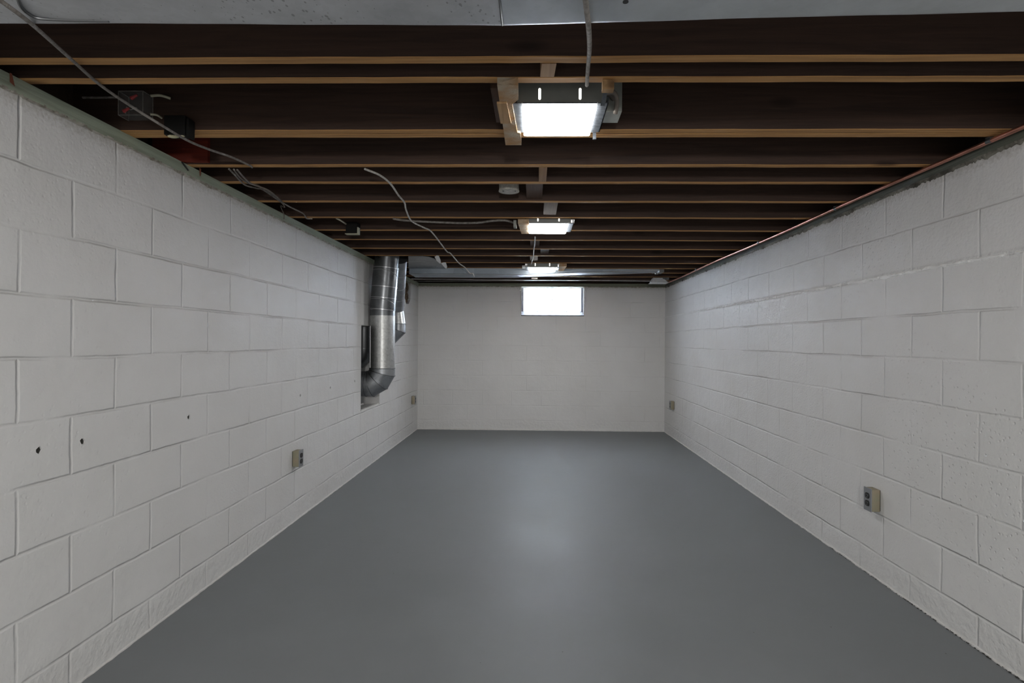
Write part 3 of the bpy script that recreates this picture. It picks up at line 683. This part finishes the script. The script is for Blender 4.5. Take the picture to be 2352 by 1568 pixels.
p=PY(376,264,2.075); q=PY(424,309,2.075)
bm=bmesh.new(); box(bm,p.x,q.x,2.075,2.122,q.z,p.z,bev=.003); box(bm,q.x+.003,q.x+.012,2.080,2.118,q.z-.006,p.z-.01); obj('box_shell',bm,'blackbox',t)
bm=bmesh.new(); c=PY(398,313,2.09); blob(bm,c,.012,(1.7,1,.5)); c=PY(418,311,2.09); blob(bm,c,.009,(1.4,1,.5)); obj('putty',bm,'cream_foam',t,smooth=True)
# long cable crossing from the near duct
ZK=ZJ-.007
pts=[PH(-12,-8,CH+.682),PH(60,45,CH+.686),PH(110,88,CH+.735),PH(170,142,CH+.785)]+[PH(a,b_,ZK-d) for a,b_,d in ((230,195,0),(300,243,.015),(372,288,.042),(430,322,.042),(480,343,.012),(530,360,0),(572,379,0))]+[PH(579,384,ZK+.004)]
cable('cable',pts,.0047,'cable_grey','long dusty grey cable slanting down from top left corner to its cut end')
cable('cable',[PH(1343,-18,CH+.675),PH(1347,20,CH+.676),PH(1352,62,CH+.682),PH(1354,110,CH+.735),PH(1351,150,CH+.778),PH(1349,178,CH+.790),PH(1348,196,CH+.797)],.0058,'cable_grey','dusty grey cable hanging from the near duct to the nearest light')
# bundle above the left wall
for k,(pp,lab) in enumerate(((((526,388),(540,402),(562,424),(590,432),(605,436),(645,463),(668,476),(696,490),(704,501),(717,502)),'lowest cable of the loose bundle above left wall, running on to the next joist'),
     (((537,389),(552,408),(570,420),(594,427),(622,444),(645,462)),'middle cable of the loose bundle above left wall'),
     (((545,390),(558,405),(576,421),(600,430),(618,438),(636,452),(650,466)),'upper cable of the loose bundle above left wall'))):
    cable('cable',[PH(a,b_,ZK-.009*k-.001) for a,b_ in pp],.0042,'cable_dark' if k else 'cable_grey',lab)
p=PH(645,467,ZK-.012); q=PX(652,503,XL+.008)
cable('wire_hook',[p+Vector((0,0,.006)),p+Vector((.012,0,-.004)),p+Vector((.018,.01,-.02)),Vector((p.x*.3+q.x*.7,p.y*.4+q.y*.6,q.z+.05)),Vector((q.x,q.y,q.z+.03)),q],.0025,'cable_dark','short dark wire tying the cable bundle down to left wall plate','wire')
bm=bmesh.new(); qa=PX(418,372,XL+.008); qb=PX(432,391,XL+.008); tube(bm,[qa,qb],.0035,8); tag(obj('wire_stub',bm,'black'),'short black wire stub sticking out over the green left plate','wire')
# nail / rust mark on the plate
bm=bmesh.new(); qa=PX(24,180,XL+.0065); prism(bm,[qa+Vector((0,-.003,.016)),qa+Vector((0,.004,.016)),qa+Vector((0,.014,-.018)),qa+Vector((0,-.002,-.012))],(1,0,0),.001); tag(obj('nail',bm,'rust'),'rusty flat nail on green plate near the left edge of photo','nail')
bm=bmesh.new(); qa=PX(459,394,XL+.0065); prism(bm,[qa+Vector((0,-.005,.018)),qa+Vector((0,.010,.015)),qa+Vector((0,.004,-.02)),qa+Vector((0,-.000,-.02))],(1,0,0),.001); tag(obj('nail',bm,'rust'),'orange rusty nail on green plate below the red board','nail')
# white wire
pp=((838,388),(872,402),(897,422),(915,448),(929,465),(932,480),(940,500),(950,511),(975,523),(990,531),(1010,556),(1027,578),(1035,582),(1054,604),(1068,614),(1079,627),(1086,628),(1089,634))
cable('wire',[PH(a,b_,CH+(.780 if i<12 else .775 if i==12 else .76 if i==13 else .735 if i==14 else .700)) for i,(a,b_) in enumerate(pp)],.0050,'cable_white','long pale kinked wire winding beneath the joists left of the lights','wire',n=4)
cable('conduit',[PH(a,b_,CH+.793) for a,b_ in ((903,502),(930,506),(980,509),(1030,511),(1062,512),(1100,511),(1130,507),(1160,506),(1182,512))],.0070,'cable_grey','grey conduit running from the left into the middle ceiling light','conduit')
cable('cable',[PH(a,b_,CH+.79) for a,b_ in ((1229,544),(1228,560),(1226,574),(1225,588),(1222,600),(1220,607))],.0048,'cable_white','thin pale cable running from middle light to farthest light')
p=PY(772,502,4.0)
cable('cable',[PH(772,501,CH+.81),PH(782,506,CH+.80),PY(796,515,3.99)],.0050,'cable_cream','short pale cable entering the small black box')
t=thing('junction_box','small square black box hanging under joists left of the kinked white wire','junction box',tuple(PY(810,525,3.99)))
p=PY(796,511,3.98); q=PY(822,539,3.98)
bm=bmesh.new(); box(bm,p.x,q.x,3.96,4.038,q.z+.006,p.z,bev=.003); obj('box_shell',bm,'blackbox',t)
bm=bmesh.new(); box(bm,p.x-.003,q.x+.008,3.955,4.0,q.z+.001,q.z+.0055); box(bm,q.x+.003,q.x+.008,3.955,4.0,q.z+.0055,q.z+.05); obj('box_cover',bm,'cable_cream',t)
# round ceiling box
c=PY(1169,440,3.0); zc=c.z
t=thing('round_ceiling_box','round dusty metal ceiling box between joists, left of the boards','electrical box',(c.x,3.0,zc))
bm=bmesh.new(); cyl(bm,(c.x,3.0,zc+.033),(0,0,1),.053,.052,32); obj('box_body',bm,'ceramic',t,smooth=True)
bm=bmesh.new(); cyl(bm,(c.x,3.0,zc+.003),(0,0,1),.055,.006,32); obj('cover_plate',bm,'ceramic',t,smooth=True)
for a in (-.03,.034):
    bm=bmesh.new(); cyl(bm,(c.x+a,2.985,zc-.001),(0,0,1),.004,.003,10); obj('screw',bm,'black',t)
bm=bmesh.new(); box(bm,c.x-.09,c.x+.07,2.995,3.02,zc+.045,zc+.07); obj('mounting_bar',bm,'block_dark',t)

# ------------------------------------------------------------------ copper pipe, steel pipes, far duct
pp=[(XR-.042,1.30,ZJ-.013)]
for i in range(1,16): pp.append((XR-.042+.004*math.sin(i*1.1),.9+i*.44+(.4 if i==1 else 0),ZJ-.013-.004*abs(math.sin(i*.6))))
t=thing('copper_pipe','long copper water pipe running along top of the right wall','pipe',(XR-.042,4,ZJ-.012))
bm=bmesh.new(); tube(bm,smoothpath(pp,3),.0095,14); obj('pipe_run',bm,'copper',t,smooth=True)
for y in (2.2,3.30,4.42,5.24,6.1):
    bm=bmesh.new(); tube(bm,[(XR-.042,y-.012,ZJ-.015),(XR-.042,y+.012,ZJ-.015)],.0115,14); box(bm,XR-.055,XR-.03,y-.008,y+.008,ZJ-.006,ZJ-.003); obj('pipe_strap',bm,'seam',t,smooth=True)
zc=ZJ-.014
cable('steel_pipe',[PH(945,640,zc),PH(1100,641.5,zc),PH(1300,643,zc),PH(1500,645,zc)],.008,'steel_pipe','upper thin steel pipe running across in front of window wall, under last joists','pipe')
cable('steel_pipe',[Vector((XL-.05,7.45,PY(965,645,7.45).z+.012)),PY(965,645,7.45),PY(1180,644,7.45),PY(1380,643,7.45),PY(1520,646,7.45),Vector((XR+.05,7.45,PY(1520,646,7.45).z+.004))],.005,'steel_pipe','lower thin pipe crossing just above window close to the back wall','pipe')

t=thing('tapered_duct','bluish metal duct under far joists, tapering toward the right wall','duct',(0,6.3,1.95))
xa=PY(941,620,6.15).x; xb=PY(1512,620,6.2).x
def dsec(x):
    k=(x-xa)/(xb-xa); k2=max(0,(k-.42)/.58)
    return 6.125+.02*k, 6.125+.31-.10*k2, ZJ-.002, ZJ-.068+.052*k2
bm=bmesh.new(); R=[]
for i in range(31):
    x=xa+(xb-xa)*i/30; y0,y1,zt,zb=dsec(x); R.append([bm.verts.new(v) for v in ((x,y0,zt),(x,y0,zb+.004),(x,y0+.004,zb),(x,y1-.004,zb),(x,y1,zb+.004),(x,y1,zt))])
for a_,b_ in zip(R,R[1:]):
    for k in range(6): bm.faces.new((a_[k],a_[(k+1)%6],b_[(k+1)%6],b_[k]))
bm.faces.new(R[0]); bm.faces.new(R[-1][::-1]); obj('duct_body',bm,'duct_far',t)
bm=bmesh.new()
for wch in (0,1):
    pp=[]
    for i in range(31):
        x=xa+(xb-xa)*i/30; y0,y1,zt,zb=dsec(x); pp.append((x,(y0,y1)[wch],zb))
    tube(bm,pp,.0035,8)
obj('edge_seam',bm,'seam_light',t,smooth=True)
bm=bmesh.new(); box(bm,xb,xb+.05,6.14,6.30,ZJ-.035,ZJ-.004); obj('end_cap',bm,'seam',t)

# metal flap with torn white facing
z=ZJ-.006
poly=[XY(938,587.5,z),XY(972,587.5,z),XY(985,589,z),XY(997,593,z),XY(1010,603,z),XY(1025,615.5,z),XY(938,615.5,z)]
bm=bmesh.new(); prism(bm,[(a,b_,z-.004) for a,b_ in poly],(0,0,1),.005); tag(obj('metal_flap',bm,'galv_dark'),'flat grey metal sheet under far left joists beside the round pipes','metal sheet')
for i,(pl,lab) in enumerate(((((998,590),(1003,587),(1008,588),(1012,598),(1013,605),(1010,605),(1003,599)),'nearer piece of torn white paper at the edge of grey metal sheet'),
                          (((1013,605),(1018,603),(1024,603),(1027,612),(1026,619),(1020,613)),'farther piece of torn white paper at the edge of grey metal sheet'))):
    bm=bmesh.new(); prism(bm,[PH(a,b_,z-.008) for a,b_ in pl],(0,0,1),.003); tag(obj('torn_paper',bm,'torn'),lab,'torn paper','torn white facing on the metal sheet')

# white register at the far right
c=PH(1528,640,ZJ-.05)
t=thing('ceiling_register','small white flared vent box under the ceiling in the far right corner','vent',(c.x,c.y,c.z))
x0=PH(1508,641,ZJ-.06).x; x1_=PH(1547,641,ZJ-.06).x; yc=6.98
bm=bmesh.new()
lo=[(x0,yc-.10,ZJ-.066),(x1_,yc-.10,ZJ-.060),(x1_,yc+.06,ZJ-.060),(x0,yc+.06,ZJ-.066)]; up_=[(x0+.03,yc-.07,ZJ-.008),(x1_-.06,yc-.07,ZJ-.008),(x1_-.06,yc+.03,ZJ-.008),(x0+.03,yc+.03,ZJ-.008)]
va=[bm.verts.new(v) for v in lo]; vb=[bm.verts.new(v) for v in up_]; bm.faces.new(va); bm.faces.new(vb[::-1])
for k in range(4): bm.faces.new((va[k],va[(k+1)%4],vb[(k+1)%4],vb[k]))
obj('vent_body',bm,'white_metal',t)
bm=bmesh.new(); box(bm,x0-.006,x1_+.006,yc-.106,yc+.066,ZJ-.072,ZJ-.067); obj('vent_flange',bm,'white_metal',t)
bm=bmesh.new(); box(bm,x1_-.055,x1_+.02,yc-.08,yc+.0,ZJ-.030,ZJ-.004); obj('duct_collar',bm,'galv_dark',t)
# small metal bracket beside it
q=PH(1520,618,ZJ-.01)
bm=bmesh.new(); box(bm,q.x-.04,q.x+.05,6.34,6.42,ZJ-.016,ZJ-.002); box(bm,q.x-.01,q.x+.02,6.34,6.38,ZJ-.03,ZJ-.016); tag(obj('metal_bracket',bm,'jbox'),'small metal bracket under joist at the thin end of tapered duct','bracket')

# ------------------------------------------------------------------ round pipes at the left wall
def ring(bm,c,ax,r,w=.006,seg=40):
    ax=Vector(ax).normalized(); tube(bm,[Vector(c)-ax*w/2,Vector(c)+ax*w/2],r,seg)
PYY=5.43
t=thing('round_duct_pipe','large round galvanised pipe elbowing into the opening in left wall','duct pipe',(-1.47,PYY,.8))
top=PY(886,587,PYY); mid=PY(876,712,PYY); bot=PY(877,846,PYY)
mid=Vector((-1.474,PYY,mid.z)); bot=Vector((-1.472,PYY,bot.z)); R1=.121; top=Vector((-1.432,PYY,ZJ+.03))
bm=bmesh.new(); a1=top.lerp(mid,.22); tube(bm,[top,a1],R1-.006,40); obj('pipe_collar',bm,'galv_dark',t,smooth=True)
bm=bmesh.new(); tube(bm,[a1,mid],R1+.001,40); obj('upper_pipe',bm,'galv_dark',t,smooth=True)
for f in (.24,.58,.78,.99):
    bm=bmesh.new(); c=top.lerp(mid,f); ring(bm,c,top-mid,R1+.0035,.005); obj('pipe_seam',bm,'seam_light',t,smooth=True)
# spiral lines on the upper pipe
for f0,f1 in ((.28,.46),(.80,.97)):
    bm=bmesh.new(); pp=[]; ax=(mid-top)
    for k in range(25):
        a=PI+PI*k/24*1.1; f=f0+(f1-f0)*max(0,(k-8)/16)**2
        c=top+ax*f; pp.append(c+Vector((math.cos(a)*(R1+.002),math.sin(a)*(R1+.002),0)))
    tube(bm,pp,.002,6); obj('lap_seam',bm,'seam_light',t,smooth=True)
bm=bmesh.new(); m2=Vector((mid.x,PYY,mid.z-.055)); tube(bm,[mid,m2],R1-.001,40); obj('pipe_band',bm,'galv_dark',t,smooth=True)
bm=bmesh.new(); tube(bm,[m2,bot],R1,48); obj('lower_pipe',bm,'galv_light',t,smooth=True)
bm=bmesh.new(); a=-PI/2+.10; x_=bot.x+math.cos(a)*(R1+.001); y_=PYY+math.sin(a)*(R1+.001); tube(bm,[(x_,y_,m2.z),(x_,y_,bot.z+.01)],.003,8)
a=-PI/2-.95; x_=bot.x+math.cos(a)*(R1+.001); y_=PYY+math.sin(a)*(R1+.001); tube(bm,[(x_,y_,m2.z-.1),(x_,y_,bot.z+.01)],.004,8); obj('lock_seam',bm,'seam_light',t,smooth=True)
# mitred elbow: gores
def elbow(parent, start, ang_pts, R, mat, prefix='elbow_gore'):
    pts=[Vector(p) for p in ang_pts]
    # mitre planes: build one continuous run, then split per gore
    n=len(pts); rings=[]
    Yv=Vector((0,1,0))
    for i,p in enumerate(pts):
        if i==0: tt=(pts[1]-pts[0]).normalized(); s=1; nn=Yv.cross(tt).normalized()
        elif i==n-1: tt=(pts[i]-pts[i-1]).normalized(); s=1; nn=Yv.cross(tt).normalized()
        else:
            u1=(pts[i]-pts[i-1]).normalized(); u2=(pts[i+1]-pts[i]).normalized(); tt=(u1+u2).normalized(); s=1/tt.dot(u1); nn=Yv.cross(tt).normalized()
        rings.append([p+nn*(math.cos(2*PI*k/40)*R*s)+Yv*(math.sin(2*PI*k/40)*R) for k in range(40)])
    for a_,b_ in zip(rings,rings[1:]):
        bm=bmesh.new(); va=[bm.verts.new(v) for v in a_]; vb=[bm.verts.new(v) for v in b_]
        for k in range(40): bm.faces.new((va[k],va[(k+1)%40],vb[(k+1)%40],vb[k]))
        obj(prefix,bm,mat,parent,smooth=True)
    for r_ in rings[:-1]:
        bm=bmesh.new(); c=sum(r_,Vector())/40; pp=[c+(v-c)*1.012 for v in r_]; tube(bm,pp+[pp[0]],.0028,6,cap=False); obj('gore_seam',bm,'seam',parent,smooth=True)
bx,bz=bot.x,bot.z; rc=.150   # bend radius
cx_,cz_=bx-rc,bz
Pts=[Vector((bx,PYY,bz))]
angs=[0,30,60,90]
for a in (15,45,75):
    rr=rc/math.cos(math.radians(15)); Pts.append(Vector((cx_+rr*math.cos(math.radians(a)),PYY,cz_-rr*math.sin(math.radians(a)))))
Pts.append(Vector((cx_,PYY,cz_-rc))); Pts.append(Vector((cx_-.16,PYY,cz_-rc)))
Pts.insert(0,Vector((bx,PYY,bz+.004)))
elbow(t,None,Pts[0:1]+Pts[2:],R1+.001,'galv')
# dark duct deep in the opening
t=thing('round_duct_pipe','dark round pipe stub deep inside the opening in left wall, upper part','duct pipe',(-1.76,5.5,1.1))
bm=bmesh.new(); tube(bm,[(-1.705,5.58,NZ1-.004),(-1.705,5.58,1.13),(-1.72,5.59,1.08),(-1.76,5.60,1.04),(-1.83,5.60,1.03)],.098,32,cap=True); obj('pipe_stub',bm,'seam',t,smooth=True)
bm=bmesh.new(); ring(bm,(-1.705,5.58,1.14),(0,0,1),.101,.006); obj('pipe_seam',bm,'galv_dark',t,smooth=True)
# grille at the foot of the opening
t=thing('vent_grille','white slatted grille lying at the bottom of the left wall opening','vent grille',(-1.68,5.47,NZ0))
bm=bmesh.new(); box(bm,-1.775,-1.755,NY0+.02,NY1-.02,NZ0,NZ0+.012); box(bm,-1.622,-1.602,NY0+.02,NY1-.02,NZ0,NZ0+.012); box(bm,-1.755,-1.622,NY0+.02,NY0+.035,NZ0,NZ0+.012); box(bm,-1.755,-1.622,NY1-.035,NY1-.02,NZ0,NZ0+.012); obj('grille_frame',bm,'paint',t)
for i in range(9):
    y=NY0+.07+i*.058; bm=bmesh.new(); box(bm,-1.755,-1.622,y,y+.020,NZ0+.001,NZ0+.0022); obj('slat',bm,'paint',t)
bm=bmesh.new(); box(bm,-1.75,-1.63,NY0+.04,NY1-.04,NZ0+.0002,NZ0+.0009); obj('gap_shade',bm,'black',t)  # black sheet under the slats stands for shade in the gaps

# second, smaller pipe
t=thing('round_duct_pipe','smaller round galvanised pipe behind the large one, elbowing into left wall','duct pipe',(-1.49,P2Y,P2Z))
R2=.075; top=Vector((PY(935,590,5.63).x-R2,5.63,ZJ+.02)); mid=Vector((PY(927,712,P2Y).x-R2,P2Y,PY(927,712,P2Y).z)); bot=Vector((PY(930,744,P2Y).x-R2,P2Y,PY(930,744,P2Y).z))
bm=bmesh.new(); tube(bm,[top,mid],R2,40); obj('upper_pipe',bm,'galv',t,smooth=True)
for f in (.25,.5,.72,.98):
    bm=bmesh.new(); ring(bm,top.lerp(mid,f),(top-mid)+Vector((.05,0,0)),R2+.003,.004); obj('pipe_seam',bm,'seam_light',t,smooth=True)
for f0,f1 in ((.28,.46),(.76,.95)):
    bm=bmesh.new(); pp=[]; ax=(mid-top)
    for k in range(25):
        a=PI+PI*k/24*1.2; f=f0+(f1-f0)*max(0,(k-6)/18)**2
        c=top+ax*f; pp.append(c+Vector((math.cos(a)*(R2+.001),math.sin(a)*(R2+.001),0)))
    tube(bm,pp,.0018,6); obj('lap_seam',bm,'seam',t,smooth=True)
bm=bmesh.new(); tube(bm,[mid,bot],R2,40,radii=[R2,R2+.008]); obj('reducer',bm,'galv_light',t,smooth=True)
bx,bz=bot.x,bot.z; rc=bz-P2Z; cx_=bx-rc
Pts=[Vector((bx,P2Y,bz))]
for a in (22.5,67.5):
    rr=rc/math.cos(math.radians(22.5)); Pts.append(Vector((cx_+rr*math.cos(math.radians(a)),P2Y,bz-rr*math.sin(math.radians(a)))))
Pts.append(Vector((XL-.13,P2Y,P2Z)))
elbow(t,None,Pts,R2+.008,'galv')

# brown foam in the broken corner block
bm=bmesh.new(); blob(bm,(XL-.06,(yA+yB)/2,1.90),.10,(.55,1.5,.8),.25,4); blob(bm,(XL-.055,(yA+yB)/2-.02,1.78),.10,(.5,1.4,1.0),.3,4)
tag(obj('crumbling_foam',bm,'foam',smooth=True),'brown crumbling filling in the broken gap high at left wall far corner','filling')

# ------------------------------------------------------------------ outlets
def outlet(xw,out,y,z,label,H=.112,W=.066,D=.044):
    t=thing('surface_outlet',label,'electrical outlet',(xw,y,z),'surface mounted outlets')
    bm=bmesh.new(); a,b_=sorted((xw+out*.002,xw+out*D)); box(bm,a,b_,y-W/2,y+W/2,z-H/2+.003,z+H/2-.003,bev=.004); obj('box_shell',bm,'outlet_box',t,smooth=True)
    bm=bmesh.new(); a,b_=sorted((xw+out*D,xw+out*(D+.004))); box(bm,a,b_,y-W/2-.001,y+W/2+.001,z-H/2,z+H/2,bev=.0015); obj('cover_plate',bm,'outlet_face',t)
    for s in (-1,1):
        bm=bmesh.new(); pts=[]; rr=.0175
        for k in range(28):
            a=2*PI*k/28; zz=max(-.0145,min(.0145,rr*math.sin(a))); pts.append((xw+out*(D+.003),y+rr*math.cos(a),z+s*.0195+zz))
        prism(bm,pts,(out,0,0),.004); r_=obj('socket',bm,'black',t)
        bm=bmesh.new()
        for yy in (-.0065,.0065): box(bm,*sorted((xw+out*(D+.007),xw+out*(D+.0073))),y+yy-.0012,y+yy+.0012,z+s*.0195-.001,z+s*.0195+.008)
        cyl(bm,(xw+out*(D+.0072),y,z+s*.0195-.008),(1,0,0),.0025,.0008,10); obj('contact_slots',bm,'chrome',r_)
        r_['label']='black socket'
    bm=bmesh.new(); cyl(bm,(xw+out*(D+.0045),y,z),(1,0,0),.003,.002,10); obj('screw',bm,'chrome',t)
    bm=bmesh.new(); box(bm,*sorted((xw,xw+out*.003)),y-W/2+.002,y+W/2-.002,z-H/2+.006,z+H/2-.006); obj('back_gap_shade',bm,'black',t)  # black plate stands for the shaded gap behind the box
p=PX(671,1054,XL); outlet(XL,1,p.y+.033,p.z,'beige surface outlet on the left wall, the nearer one beneath the row of holes')
p=PX(2022,1150,XR); outlet(XR,-1,p.y+.03,p.z,'nearest and largest looking beige outlet box, low on the right wall',H=.120)
p=PX(945,919,XL); outlet(XL,1,p.y+.033,p.z,'small beige outlet at the far end of left wall, beside back corner')
p=PX(1549,931,XR); outlet(XR,-1,p.y+.033,p.z,'small grey outlet at the far end of right wall, near back corner')
